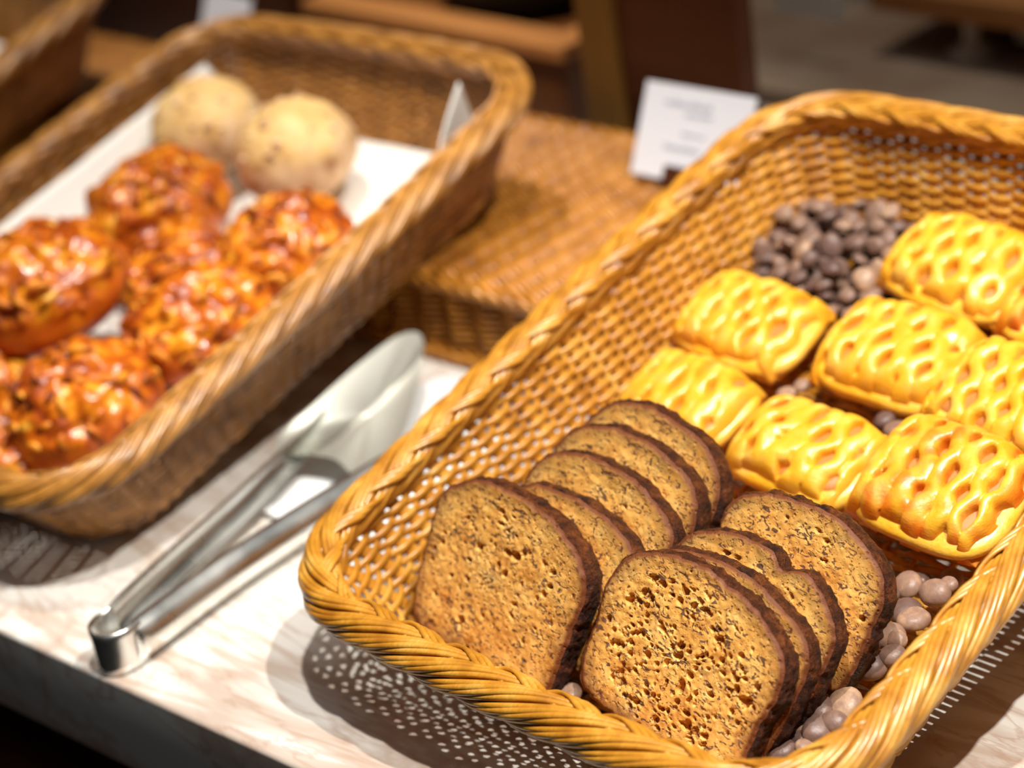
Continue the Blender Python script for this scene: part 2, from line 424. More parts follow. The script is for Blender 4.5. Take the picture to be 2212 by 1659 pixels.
panel((X0, .003, .004), (1, 0, 0), (0, 0, 1), (0, -1, 0), X1-X0, RH-.014, .024, .0042, .0028).build('front_panel', M_WICKD, riser)
mb = MB(); mb.box((X0, .006, 0), (X1, RB-.006, RH-.006)); mb.build('inner_frame', M_WOODD, riser, False)
mb = MB(); n = 700
for (yy, zz) in ((.003, RH-.006), (RB-.004, RH-.005), (.002, .005)):
    x = np.linspace(X0, X1, n)
    for k in range(4):
        a = x/.05*2*math.pi+k*math.pi/2
        mb.tube(np.column_stack([x, yy+.0035*np.cos(a), zz+.0035*np.sin(a)]), (0, 0, 1), .0026, .0026, 5, caps=False)
mb.build('edge_braid', M_WICKD, riser)

# ------------------------------------------------------------------ banana bread
def bread_slice(idx, w, h, t, res, cut, yaw, lean, big_holes, M, label, bite=None):
    root = empty('banana_bread_slice', M, label, 'bread slice', 'banana bread slices')
    rng = random.Random(idx*17+5); NT_, NR = int(300*res), int(84*res)
    th = np.linspace(0, 2*np.pi, NT_, endpoint=False)
    def rho(th, sd):
        out = np.zeros(len(th))
        for i, a in enumerate(th):
            c, s = math.cos(a), math.sin(a)
            # loaf section: straight sides narrowing to the base, domed top
            p = 9.0 if s < 0 else 4.6
            x = (abs(c)**p+abs(s)**p)**(-1/p)
            r = x
            hwid = w/2*(1+.06*s*x); hh = h/2*(1.06 if s > 0 else 1.0)
            out[i] = r
        return out
    R0 = rho(th, 0)
    c, s = np.cos(th), np.sin(th)
    X = R0*c; Y = R0*s
    X = X*(w/2)*(1+.055*Y); Y = Y*(h/2)*np.where(Y > 0, 1.09-.30*(X/(w/2))**2, 1)
    edge = np.column_stack([X, Y, np.zeros_like(X)])
    wob = nfield(edge, 55, idx)*.0016+nfield(edge, 260, idx+9)*.0008
    if bite is not None:                                   # broken notch in the top crust
        wob = wob-.006*np.exp(-((X-bite)/.006)**2)*(Y > 0)
    nx = np.column_stack([c, s]); edge[:, :2] += nx*wob[:, None]
    rr_ = np.linspace(0, 1, NR)**.8
    holes = []
    nh = int(big_holes)
    for k in range(nh):
        a = rng.uniform(0, 2*math.pi); q = math.sqrt(rng.random())*.88
        sz = rng.choice([.0006, .0008, .0009, .0012, .0016])*rng.uniform(.8, 1.15)
        holes.append((q*math.cos(a)*w/2, q*math.sin(a)*h/2, sz, rng.uniform(.55, 1.0), rng.uniform(0, 3.14)))
    if idx == 1: holes.append((.007, .017, .0026, .7, .2))
    faces = {}
    for side in (-1, 1):
        G = edge[None]*rr_[:, None, None]; G = G.copy()
        flat = G.reshape(-1, 3)
        d = nfield(flat, 90, idx*2+side)*.0007+nfield(flat, 420, idx+side*3)*.00045
        if side == -1:
            for hx, hy, sz, el, an in holes:
                dx, dy = flat[:, 0]-hx, flat[:, 1]-hy
                sel = np.where(dx*dx+dy*dy < (sz*3)**2)[0]
                ca, sa = math.cos(an), math.sin(an)
                u = (dx[sel]*ca+dy[sel]*sa)/(sz*1.0); v_ = (-dx[sel]*sa+dy[sel]*ca)/(sz*el)
                q = u*u+v_*v_
                d[sel] -= sz*3.2*(1-smooth(.35, 1.6, q))
        rim = smooth(.955, 1, np.linalg.norm(flat[:, :2], axis=1)/np.maximum(1e-9, np.repeat(1, 1)*np.tile(np.linalg.norm(edge[:, :2], axis=1), NR)))
        d -= rim*.0013
        flat[:, 2] = side*(t/2+d)
        ml = np.tile(rr_[:, None], (1, NT_)).reshape(-1)
        dist = (1-ml)*.040
        brown = .55*(1-smooth(.0, .0030, dist))+.55*(1-smooth(.0, .0115, dist))
        base = np.clip((-flat[:, 1]/(h/2)-.55)*1.1, 0, .35)
        faces[side] = (flat.reshape(NR, NT_, 3).copy(), np.clip(brown+base*.6, 0, 1).reshape(NR, NT_))
    mb = MB()
    for side in (-1, 1):
        P, A = faces[side]
        if side == 1: P, A = P[::4], A[::4]; P[-1] = faces[1][0][-1]
        mb.grid(P if side == 1 else P, close_v=True, a=A)
    mb.build('crumb', M_CRUMB, root)
    # crust band around the edge
    mb = MB(); K = max(7, int(12*res)); z = np.linspace(-t/2+.0013, t/2-.0013, K)
    B = np.zeros((K, NT_, 3)); A = np.zeros((K, NT_))
    for k in range(K):
        B[k] = edge*1.0; B[k, :, 2] = z[k]
        bulge = .0010*(1-(2*k/(K-1)-1)**4)
        d = nfield(B[k], 150, idx+30)*.0011+nfield(B[k], 480, idx+40)*.0009
        B[k, :, :2] += nx*(bulge+d)[:, None]
        A[k] = smooth(.1, .75, edge[:, 1]/(h/2))*.8
    B[0] = faces[-1][0][-1]; B[-1] = faces[1][0][-1]
    mb.grid(B, close_v=True, a=A); mb.build('crust', M_CRUST, root)
    return root
def slice_matrix(x, y, z, elev, yaw, roll, h):
    # local: x across, y up the slice, -z is the cut face that looks at the viewer
    return FR @ T(x, y, z) @ R(yaw, 'Z') @ R(elev, 'X') @ R(roll, 'Z') @ T(0, h/2, 0) @ Matrix.Diagonal((1, 1, -1, 1))
SL = [
 # x, y, elev, yaw, roll, w, h, t, res, holes, bite, label
 (-.066, .031, 50, -1, -7, .098, .079, .0130, 1.0, 70, None, 'front banana bread slice of the left row, with one round black hole near its top'),
 (-.0445, .052, 50, -2, -6, .093, .069, .0112, .6, 8, None, 'banana bread slice squeezed directly behind the left front slice, mostly hidden, glossy right crust'),
 (-.043, .070, 49, -1, -5, .092, .073, .0118, .7, 26, None, 'banana bread slice in the middle of the left row, crumb showing above the front two'),
 (-.042, .089, 49, -1, -4, .090, .074, .0118, .6, 20, None, 'banana bread slice fourth from the front in the left row'),
 (-.041, .1065, 49, -2, -4, .088, .074, .0118, .6, 12, None, 'rearmost banana bread slice of the left row, next to the lattice pastries'),
 (.0375, .033, 46, 0, -11, .098, .074, .0130, 1.15, 260, None, 'front banana bread slice of the right row, full of open round holes'),
 (.0440, .0485, 48, 0, -12, .092, .067, .0112, .6, 20, None, 'banana bread slice tucked right behind the holey front slice of the right row'),
 (.0490, .0655, 48, 0, -9, .088, .066, .0112, .8, 60, .010, 'banana bread slice with a broken notch in its top crust, third in the right row'),
 (.0565, .092, 48, 1, -8, .087, .067, .0120, .8, 26, None, 'rearmost banana bread slice of the right row, smooth yellow crumb with purple flecks'),
]
for i, (x, y, el, yw, rl, w_, h_, t_, res, nh, bite, lab) in enumerate(SL):
    bread_slice(i+1, w_, h_, t_, res, 0, 0, 0, nh, slice_matrix(x, y, -.043, el, yw, rl, h_), lab, bite)

# ------------------------------------------------------------------ lattice pastries
def pastry(idx, w, h, M, label, material):
    root = empty('lattice_pastry', M, label, 'pastry', 'puff pastry lattices')
    rng = random.Random(idx*31+1); H = .0165+.002*rng.random(); n1, n2 = 150, 116
    u = np.linspace(-1, 1, n1); v_ = np.linspace(-1, 1, n2); U, V = np.meshgrid(u, v_, indexing='ij')
    k = .34; X = U*np.sqrt(1-k*V*V/2)*w/2; Y = V*np.sqrt(1-k*U*U/2)*h/2
    q = np.column_stack([X.ravel(), Y.ravel(), np.zeros(X.size)])
    wx = nfield(q, 26, idx).reshape(X.shape); wy = nfield(q, 26, idx+50).reshape(X.shape); cre = nfield(q, 110, idx+70).reshape(X.shape)
    env = np.clip(1-np.abs(U)**4.5, 0, 1)**.55*np.clip(1-np.abs(V)**4.5, 0, 1)**.55
    # staggered slits pulled open: wavy strands that touch at nodes and leave lens-shaped openings
    D, amp, p, sw = .0104, .0023, .0115, .0046
    XX = X+wx*.0055+.12*Y*(idx % 3-1); YY = Y+wy*.0075+.0021*idx
    kk = np.round(XX/D); best = np.full(X.shape, 9.); second = np.full(X.shape, 9.); strand = np.zeros(X.shape)
    for dk in (-1, 0, 1):
        kq = kk+dk; rn = np.abs(np.sin(kq*12.9898+idx*4.1)*43758.5453) % 1
        cx = kq*D+amp*np.sin(math.pi*YY/p+kq*math.pi)*(.75+.5*rn)
        d = np.abs(XX-cx)/(sw*(.90+.26*rn+.25*wy)); upd = d < best
        second = np.where(upd, best, np.minimum(second, d)); strand = np.where(upd, kq, strand); best = np.where(upd, d, best)
    cf = nfield(q, 95, idx+90).reshape(X.shape); best = best*(1-.55*np.clip(cf*1.6, 0, .6))
    top = np.sqrt(np.clip(1-best**2, 0, 1))
    hole = smooth(.96, 1.16, best)
    sv = np.abs(np.sin(strand*78.233+idx)*43758.5453) % 1
    Z = .0035+H*env*(.80+.05*wx)+(.0034*top+.0012*sv)*env**.5-.0085*hole*env+cre*.0008+wx*.0020*env
    ed = np.maximum(np.abs(U), np.abs(V)); Z = Z-smooth(.86, 1, ed)*.0015
    cl = nfield(q, 75, idx+90).reshape(X.shape)
    br = np.clip(.30*(1-top)*(1-hole)+.50*smooth(.78, 1, ed)+.25*np.clip(wy*2, 0, 1)+.10, 0, 1)
    if material is M_LATB: br = np.clip(br+.10+.35*smooth(.1, .5, np.abs(cre)), 0, 1)
    sc = 1+.035*np.sin(strand*2.4+idx)*smooth(.6, 1, np.abs(V))
    P = np.stack([X+wy*.0018, Y*sc+wx*.0018, Z], -1)
    mb = MB(); mb.grid(P, a=br+.001)
    o = mb.build('lattice_top', material, root)
    sm = o.modifiers.new('thickness', 'SOLIDIFY'); sm.thickness = .0024; sm.offset = -1
    def pillow(name, mt, hw, hh, zc, hz, pe, a, sd):
        mb = MB(); nt_, nm = 90, 22; P = np.zeros((nm, nt_, 3))
        for j in range(nm):
            e = -math.pi/2+math.pi*(j+.001)/(nm-1+.002); ce = max(0, math.cos(e))**.55; se = math.sin(e)
            se = math.copysign(abs(se)**.8, se)
            for i in range(nt_):
                b_ = 2*math.pi*i/nt_; c, s2 = math.cos(b_), math.sin(b_); r_ = (abs(c)**pe+abs(s2)**pe)**(-1/pe)*ce
                nn_ = 1+.03*noise.noise(Vector((c*1.6+sd, s2*1.6, se*.7)))
                P[j, i] = (c*r_*hw*nn_, s2*r_*hh*nn_, zc+hz*se)
        mb.grid(P, close_v=True, a=np.full((nm, nt_), a)); return mb.build(name, mt, root)
    f_ = pillow('filling', M_FILL, w*.43, h*.41, .0085, .0065, 5, .3, idx); f_['label'] = 'brownish apple filling seen through the slits'
    o = pillow('pastry_base', material, w*.495, h*.50, .0060, .0064, 3.6, .22, idx+7)
    o.location = (.0012, -.0018, 0)
    return root
PZ = -.0500
PA = [
 (-.089, .272, .080, .056, -4, 0, 'lattice pastry against the left wall of the basket, just in front of the chocolate heap', M_LAT, 0, 0),
 (-.083, .2125, .074, .050, -6, 0, 'lattice pastry against the left basket wall, directly behind the rearmost left bread slice', M_LAT, 0, 0),
 (-.003, .279, .076, .062, 3, 0, 'lattice pastry in the middle of the basket, smooth folded base showing in front', M_LAT, 0, 6),
 (-.010, .348, .080, .058, -4, 0, 'rearmost lattice pastry, close to the back wall of the basket', M_LAT, 0, 4),
 (.068, .270, .078, .060, -6, 0, 'lattice pastry half cut off by the right edge of the picture, behind the browned one', M_LAT, 0, 3),
 (-.004, .204, .074, .054, -2, 0, 'lattice pastry behind the right row of bread, left of the browned one', M_LAT, 0, 4),
 (.0755, .203, .076, .066, 0, .008, 'largest lattice pastry with browned orange edges, beside the right rim', M_LATB, 0, 6),
 (.064, .338, .074, .058, -5, 0, 'lattice pastry of which only an orange corner shows at the right picture edge', M_LATB, 0, 2),
]
for i, (x, y, w_, h_, yw, dz, lab, mt, rx, ry) in enumerate(PA):
    pastry(i+1, w_, h_, FR @ T(x, y, PZ+.006+dz) @ R(yw, 'Z') @ R(rx+5, 'X') @ R(ry, 'Y'), lab, mt)

# ------------------------------------------------------------------ chocolate chips
def chip_mesh(k):
    mb = MB(); n, mr = 20, 8
    P = np.zeros((mr*2, n, 3)); rng = random.Random(k)
    ex = .82+.3*rng.random()
    for j in range(mr*2):
        a = math.pi*(j+.001)/(mr*2-1+.002)-math.pi/2
        for i in range(n):
            b = 2*math.pi*i/n
            r = math.cos(a)**.72; z = math.sin(a)
            z = z*(.62 if z > 0 else .30)
            wb = 1+.07*noise.noise(Vector((math.cos(b)*1.5+k*4, math.sin(b)*1.5, z)))
            P[j, i] = (r*math.cos(b)*wb, r*math.sin(b)*wb*ex, z)
    mb.grid(P*.0071, close_v=True); return mb.mesh('chocolate_chip')
CM = [chip_mesh(k) for k in range(5)]
for me in CM: me.materials.append(M_CHIP)
def chip(x, y, z, s, tilt, lab, grp, rng):
    o = bpy.data.objects.new('chocolate_chip', CM[rng.randrange(5)]); COL.objects.link(o)
    o.matrix_world = FR @ T(x, y, z) @ R(rng.uniform(0, 360), 'Z') @ R(rng.gauss(0, tilt), 'X') @ Matrix.Scale(s, 4)
    tag(o, lab, 'chocolate chip', grp)
rng = random.Random(11)
CR = [(.0903,.1538,60),(.1044,.1541,60),(.0883,.1437,34),(.0992,.1397,62),(.1046,.1369,56),(.0907,.1337,38),(.0908,.1245,34),(.1004,.1243,60),(.1051,.1233,40),(.1015,.1071,68),(.0958,.116,46),(.1087,.1148,50),(.0888,.1162,32),(.094,.1044,38),(.0966,.0763,58),(.105,.0846,62),(.1035,.0672,60),(.1076,.0734,50),(.0949,.0656,44),(.096,.0519,48),(.1076,.1601,36),(.0978,.0616,38),(.1041,.0578,34)]
CL = ['round chocolate chip with an orange patch, between the browned pastry and the rearmost bread slice',
 'dark oval chocolate chip leaning on the right rim in front of the browned pastry',
 'small pale flat chocolate chip touching the right crust of the rearmost bread slice',
 'pinkish round chocolate chip in the middle of the right strip, partly under a darker one',
 'dark speckled chocolate chip lying on the pinkish round one beside the right rim',
 'small grey-brown chocolate chip left of the pinkish round one in the right strip',
 'tiny narrow chocolate chip leaning against the rearmost bread slice',
 'lumpy two-tone chocolate chip with an orange top, behind the largest egg-shaped one',
 'half chocolate chip between the lumpy two-tone one and the right rim',
 'largest dark egg-shaped glossy chocolate chip beside the right rim',
 'chocolate chip peeking out from behind the largest egg-shaped one',
 'speckled chocolate chip squeezed between the largest egg-shaped one and the right rim',
 'tiny chocolate chip at the foot of the rearmost bread slice, behind the egg-shaped one',
 'pale chocolate chip left of the largest egg-shaped one',
 'dusty chocolate chip in the front right corner beside the notched slice',
 'flat pinkish-tan chocolate chip touching the rim, rearmost in the front right corner cluster',
 'large flat tan chocolate chip lying at the front of the corner cluster',
 'round tan chocolate chip overlapping the large flat one against the rim',
 'dusty chocolate chip standing against the right side of the holey bread slice',
 'dark grey chocolate chip nearest the front right corner of the rim',
 'chocolate chip half hidden by the right rim in front of the browned pastry',
 'small dusty chocolate chip under the standing one beside the holey slice',
 'small chocolate chip at the front right corner, between the flat tan one and the rim']
for k, (x, y, px) in enumerate(CR):
    lab, g = CL[k], 'chips beside the right row of bread'
    chip(x-.0045, y, -.0435+(k % 3)*.001, px/60*1.06, 14, lab, g, rng)
chip(-.0139, .0352, -.043, .8, 10, 'single chocolate chip between the two front bread slices at the front rim', None, rng)
for (x, y, s, wh) in ((.0217,.2391,.9,'left one of the two behind the browned pastry'),(.0293,.2475,.9,'right one of the two behind the browned pastry'),(-.0416,.2488,.7,'between the two left pastries and the middle one'),(.0272,.2952,.7,'between the rearmost pastry and the one with the folded base'),(.033,.236,.8,'at the rear corner of the browned pastry'),(-.045,.240,.8,'deep below the pastry behind the left row of bread'),(.036,.255,.8,'at the left edge of the pastry cut by the picture'),(.030,.302,.8,'just behind the pastry with the folded base'),(.012,.243,.8,'under the front edge of the pastry with the folded base')):
    chip(x, y, -.046, s, 14, 'chocolate chip '+wh, 'chips between the pastries', rng)
pts = []
def free(x, y, z, r): return all((x-a)**2+(y-b)**2+((z-c)*1.6)**2 > r*r for a, b, c in pts)
for layer, (zz, cnt) in enumerate(((-.0505, 70), (-.044, 50), (-.038, 34), (-.032, 16))):
    k = tr = 0
    while k < cnt and tr < 3000:
        tr += 1; x = rng.uniform(-.124, -.022); y = rng.uniform(.292, .376)
        if (x+.122)**2+(y-.372)**2 < .00012 or x+y*.4 < -.004-.004*layer: pass
        if y < .305 and x < -.045: continue
        if layer and ((x+.085)/.052)**2+((y-.345)/.038)**2 > 1.1-.16*layer: continue
        if free(x, y, zz, .0088):
            pts.append((x, y, zz)); k += 1
            if layer >= 2: lab, g = 'mauve-brown chocolate chip on top of the heap in the back left corner of the basket', 'chips on top of the corner heap'
            elif x < -.095: lab, g = 'mauve-brown chocolate chip low in the corner heap, against the left basket wall', 'chips of the heap along the left wall'
            elif y > .355: lab, g = 'mauve-brown chocolate chip low in the corner heap, against the back basket wall', 'chips of the heap along the back wall'
            elif y < .322: lab, g = 'mauve-brown chocolate chip at the front foot of the corner heap, near the lattice pastries', 'chips at the foot of the heap'
            else: lab, g = 'mauve-brown chocolate chip in the lower middle of the corner heap, beside the rearmost pastry', 'chips in the middle of the heap'
            chip(x, y, zz, rng.uniform(.68, 1.0), 28, lab, g, rng)
rng2 = random.Random(5); kk = 0; pts2 = [(a, b) for a, b, _ in CR]
while kk < 24:
    x = rng2.uniform(.02, .112); y = rng2.uniform(.045, .235)
    if x < .082 and y < .14: continue
    if all((x-a)**2+(y-b)**2 > .0095**2 for a, b in pts2):
        pts2.append((x, y)); kk += 1
        chip(x, y, -.0515, rng2.uniform(.7, .95), 10, 'dark chocolate chip lying deep on the basket floor below the others near the right rim', 'chips on the basket floor', rng2)

# ------------------------------------------------------------------ left basket contents
mb = MB(); nu_, nv_ = 60, 70; G = np.zeros((nu_, nv_, 3)); yb0, yb1 = .034, .378
for i in range(nu_):
    for j in range(nv_):
        u, v = i/(nu_-1), j/(nv_-1)
        s = -.166+.332*u; y = yb0+(yb1-yb0)*v
        fl = .112
        lift = 0; x = s
        if s < -fl: e = -s-fl; x = -fl-e*.40; lift = e*.9*(.85 if v < .9 else .85)
        if s > fl:
            e = s-fl; k = smooth(.80, .97, np.array(v)); x = fl+e*.42; lift = e*.72
        z = -.0555+.0035+lift+.001*noise.noise(Vector((x*30, y*30, 0)))
        fr_ = max(0, .04-v)/.04; z += fr_*.012
        # back right corner folds up
        cb = max(0, u-.80)/.20*max(0, v-.80)/.20; z += .034*cb**.7; y -= .016*cb; x -= .012*cb
        G[i, j] = (x, y, z)
mb.grid(G); o = mb.build('paper_liner', M_PAPER); o.matrix_world = FL
sm = o.modifiers.new('thickness', 'SOLIDIFY'); sm.thickness = .0006
tag(o, 'white paper liner in the brown basket, folded up at its back right corner', 'paper liner')

def lumpy(idx, r, flat, amp, sc, topmask, nn=72, mr=46):
    P = np.zeros((mr, nn, 3)); A = np.zeros((mr, nn))
    for j in range(mr):
        a = -math.pi/2+math.pi*(j+.0005)/(mr-1+.001)
        for i in range(nn):
            b = 2*math.pi*i/nn; d = Vector((math.cos(a)*math.cos(b), math.cos(a)*math.sin(b), math.sin(a)))
            tm = smooth(-.1, .55, np.array(d.z))
            l = noise.noise(d*sc+Vector((idx*5, 0, 0)))+.6*noise.noise(d*sc*2.3+Vector((0, idx*7, 0)))
            q = r*(1+amp*l*tm+.03*noise.noise(d*1.7+Vector((idx, 1, 2))))
            z = d.z*q*(flat if d.z > 0 else flat*.75)
            P[j, i] = (d.x*q, d.y*q, z); A[j, i] = topmask(d, l)
    return P, A
def glazed_bun(idx, x, y, z, r, lab):
    root = empty('glazed_bun', FL @ T(x, y, z) @ R(idx*50, 'Z'), lab, 'bun', 'glazed caramel buns')
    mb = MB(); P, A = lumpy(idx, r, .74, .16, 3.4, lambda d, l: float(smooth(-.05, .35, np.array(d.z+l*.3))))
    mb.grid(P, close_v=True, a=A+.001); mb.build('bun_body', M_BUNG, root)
    # cheese crumbs and caramelised threads baked onto the top
    mb = MB(); rg = random.Random(idx+3)
    for k in range(46):
        b = rg.uniform(0, 2*math.pi); a = math.asin(min(.98, rg.uniform(.18, 1)))
        j = int((a+math.pi/2)/math.pi*(P.shape[0]-1)); i = int(b/(2*math.pi)*P.shape[1]) % P.shape[1]
        c0 = Vector(P[j, i]); nrm = Vector((c0.x, c0.y, c0.z*1.6)).normalized()
        tg = nrm.cross(Vector((rg.gauss(0, 1), rg.gauss(0, 1), rg.gauss(0, 1)))).normalized()
        L = rg.uniform(.003, .011); tt = np.linspace(-1, 1, 6)
        sd = nrm.cross(tg); cv = rg.uniform(-.5, .5)
        Q = [c0+nrm*(.001-.0018*q*q)+tg*(q*L)+sd*(cv*L*q*q) for q in tt]
        mb.tube([tuple(q) for q in Q], tuple(nrm), .0018*(1.05-tt**4), .0024*(1.05-tt**4), 6)
    mb.build('cheese_topping', M_CHEES, root)
GB = [(-.037, .236, -.018, .0470, 'glazed caramel bun touching the paper at the left, in front of the two pale buns'),
 (-.014, .130, .006, .0490, 'big dark caramel bun lying on top of the others at the left picture edge'),
 (.078, .236, -.022, .0400, 'glazed caramel bun against the right basket wall, in front of the right pale bun'),
 (.078, .160, -.021, .0430, 'glazed caramel bun in the right half, between the wall and the big top bun'),
 (.066, .080, -.020, .0440, 'glazed cheesy bun near the front right corner of the brown basket'),
 (-.018, .060, -.022, .0400, 'glazed caramel bun at the front left, partly under the big top bun'),
 (.030, .042, -.034, .0300, 'small orange glazed bun pressed into the front right corner of the brown basket'),
 (.020, .196, -.030, .0390, 'glazed caramel bun in the middle behind the big top bun'),
 (-.090, .100, -.026, .0380, 'glazed caramel bun at the front left wall of the brown basket')]
for i, (x, y, z, r, lab) in enumerate(GB): glazed_bun(i+1, x, y, z, r, lab)
def pale_bun(idx, x, y, z, r, lab):
    root = empty('pale_bun', FL @ T(x, y, z) @ R(idx*70, 'Z'), lab, 'bun', 'pale round buns')
    mb = MB(); P, A = lumpy(idx+20, r, .90, .035, 3.2, lambda d, l: float(smooth(.15, .6, np.array(d.z+l*.35))), 64, 40)
    mb.grid(P, close_v=True, a=A+.001); mb.build('bun_body', M_BUNW, root)
    mb = MB(); rg = random.Random(idx)
    for k in range(22):
        b = rg.uniform(0, 2*math.pi); q = rg.uniform(.45, 1); a = math.asin(min(.97, q))
        j = int((a+math.pi/2)/math.pi*(P.shape[0]-1)); i = int(b/(2*math.pi)*P.shape[1]) % P.shape[1]; c0 = P[j, i]
        s_ = rg.uniform(.0018, .0038); Q = np.zeros((6, 8, 3))
        for jj in range(6):
            for ii in range(8):
                aa = -math.pi/2+math.pi*jj/5; bb = ii*math.pi/4
                Q[jj, ii] = c0+np.array([math.cos(aa)*math.cos(bb), math.cos(aa)*math.sin(bb), math.sin(aa)*.5])*s_
        mb.grid(Q, close_v=True)
    o = mb.build('crumble_topping', M_CHEES if False else M_BUNW, root); o['label'] = 'flaky cream crumble'
pale_bun(1, -.077, .320, -.018, .0370, 'pale floury round bun at the back left of the brown basket')
pale_bun(2, .013, .314, -.018, .0385, 'pale floury round bun to the right of its twin, nearer the viewer')

# contents of the corner basket
mb = MB(); g = np.linspace(0, 1, 24)
G = np.array([[(-.115+.23*a, .04+.33*b, -.050+.002*math.sin(a*9+b*5)+.02*max(0, abs(a-.5)*2-.85)/.15) for b in g] for a in g])
mb.grid(G); o = mb.build('paper_liner', M_PAPER); o.matrix_world = FB; sm = o.modifiers.new('thickness', 'SOLIDIFY'); sm.thickness = .0006
tag(o, 'pinkish white paper liner in the basket at the top left corner', 'paper liner')

# ------------------------------------------------------------------ tray and tongs
mb = MB()
def rr_poly(x0, y0, x1, y1, r, n=8):
    out = []
    for cx, cy, a0 in ((x1-r, y0+r, -90), (x1-r, y1-r, 0), (x0+r, y1-r, 90), (x0+r, y0+r, 180)):
        for k in range(n+1):
            a = math.radians(a0+90*k/n); out.append((cx+r*math.cos(a), cy+r*math.sin(a)))
    return out
rings = []
for (ins, z) in ((.004, .0004), (.0, .003), (.0005, .0045), (.002, .0050), (.006, .0042), (.012, .0032), (.05, .0032)):
    pl = rr_poly(-.312+ins, .086+ins, -.186-ins, .252-ins, max(.016-ins*.3, .004)); rings.append([(x, y, z) for x, y in pl])
mb.grid(rings, close_v=True)
last = rings[-1]; first = rings[0]
mb.add(last+[tuple(np.mean(last, 0))], [(i, (i+1) % len(last), len(last), len(last)) for i in range(len(last))])
mb.add(first+[tuple(np.mean(first, 0))], [((i+1) % len(first), i, len(first), len(first)) for i in range(len(first))])
o = mb.build('serving_tray', M_CERAM); tag(o, 'small white tray with rounded corners on the marble below the head of the tongs', 'tray')

tongs = empty('serving_tongs', T(-.233, -.03, .001), 'stainless steel serving tongs resting on the marble between the two baskets', 'tongs')
TO = Vector((-.233, -.03, .001))
def shell(path, outd, hgt, dep, thick=.0009, zc=None, K=13, span=150):
    """strip with a half-round cross-section, convex towards outd"""
    path = np.array(path, float); n = len(path); outd = np.array(outd, float)
    P = []
    for i in range(n):
        row = []
        for side, dd in ((1, 0), (-1, thick)):
            ks = range(K) if side == 1 else range(K-1, -1, -1)
            for k in ks:
                a = math.radians(-span/2+span*k/(K-1))
                e = outd[i]*(math.cos(a)*(dep[i]-dd)-dep[i]*.5)
                row.append(path[i]+e+np.array([0, 0, math.sin(a)*(hgt[i]/2-dd)]))
        P.append(row)
    return np.array(P)
def catmull(pts, n):
    pts = np.array(pts, float); P = np.vstack([2*pts[0]-pts[1], pts, 2*pts[-1]-pts[-2]]); out = []
    m_ = len(pts)-1
    for t in np.linspace(0, m_, n):
        i = min(int(t), m_-1); f = t-i; p0, p1, p2, p3 = P[i:i+4]
        out.append(.5*((2*p1)+(-p0+p2)*f+(2*p0-5*p1+4*p2-p3)*f*f+(-p0+3*p1-3*p2+p3)*f**3))
    return np.array(out)
# centre line, relative to TO : arm with the visible head
armA = catmull([(-.246, -.040, .014), (-.252, -.028, .015), (-.264, .015, .0165), (-.279, .075, .018), (-.291, .120, .021), (-.2985, .150, .025)], 40)-np.array(TO)
armB = catmull([(-.226, -.040, .013), (-.228, -.028, .013), (-.236, .035, .013), (-.238, .10, .014), (-.238, .17, .015), (-.236, .215, .016)], 40)-np.array(TO)
def side(path, sgn):
    t = np.gradient(path, axis=0); t[:, 2] = 0; t /= np.linalg.norm(t, axis=1)[:, None]
    return np.column_stack([t[:, 1], -t[:, 0], np.zeros(len(t))])*sgn
hg = np.interp(np.linspace(0, 1, 40), [0, .2, .6, 1], [.024, .024, .021, .012])
dp = np.interp(np.linspace(0, 1, 40), [0, .2, .7, 1], [.004, .013, .014, .007])
mb = MB(); mb.grid(shell(armA, side(armA, -1), hg, dp), close_v=True); mb.build('arm', M_STEEL, tongs)
mb = MB(); mb.grid(shell(armB, side(armB, 1), hg, dp), close_v=True); mb.build('arm', M_STEEL, tongs)
# bent spring end joining both arms
hp = catmull([(-.2475, -.034, .014), (-.2478, -.044, .0135), (-.244, -.0515, .013), (-.236, -.0545, .013), (-.2285, -.051, .013), (-.2255, -.043, .013), (-.2262, -.034, .013)], 40)-np.array(TO)
sd = side(hp, 1)
mb = MB(); P = []
for p, q in zip(hp, sd):
    row = []
    for k in range(7): row.append(p+q*.0006+np.array([0, 0, -.0115+.023*k/6]))
    for k in range(6, -1, -1): row.append(p-q*.0006+np.array([0, 0, -.0115+.023*k/6]))
    P.append(row)
mb.grid(P, close_v=True); mb.build('spring_end', M_STEEL, tongs)
def head(outline, centre, dish, nrm):
    mb = MB(); O = np.array(outline, float); n = 72
    O = np.vstack([O, O[:1]]); O = catmull(O, n+1)[:-1]; c = np.array(centre, float); nrm = np.array(nrm, float); nrm /= np.linalg.norm(nrm)
    for off, flip in ((0, 0), (-.0009, 1)):
        G = []
        for k in range(11):
            r = k/10; G.append(c+(O-c)*r-nrm*(dish*(1-r*r))+nrm*off)
        G = np.array(G); mb.grid(G[::-1] if flip else G, close_v=True)
    return mb
HP = [(-.2985,.1115,.020),(-.307,.126,.025),(-.306,.146,.031),(-.306,.165,.036),(-.3065,.190,.041),(-.3065,.2155,.044),(-.3005,.2265,.044),(-.2905,.2225,.040),(-.276,.203,.033),(-.256,.175,.026),(-.241,.1465,.020),(-.240,.1275,.018),(-.250,.1245,.018),(-.265,.1275,.020),(-.282,.1235,.020)]
M_SATIN = mat('satin_steel', (.56, .57, .52), .48, .5, 1)
mb = head(np.array(HP)-np.array(TO), np.array((-.276, .165, .029))-np.array(TO), .004, (.45, -.25, .85)); mb.build('head', M_SATIN, tongs)
HP2 = [(-.236,.205,.010),(-.222,.215,.012),(-.205,.235,.016),(-.205,.250,.018),(-.225,.258,.018),(-.245,.250,.016),(-.250,.225,.012)]
mb = head(np.array(HP2)-np.array(TO), np.array((-.227, .234, .014))-np.array(TO), .003, (0, 0, 1)); mb.build('head', M_STEEL, tongs)

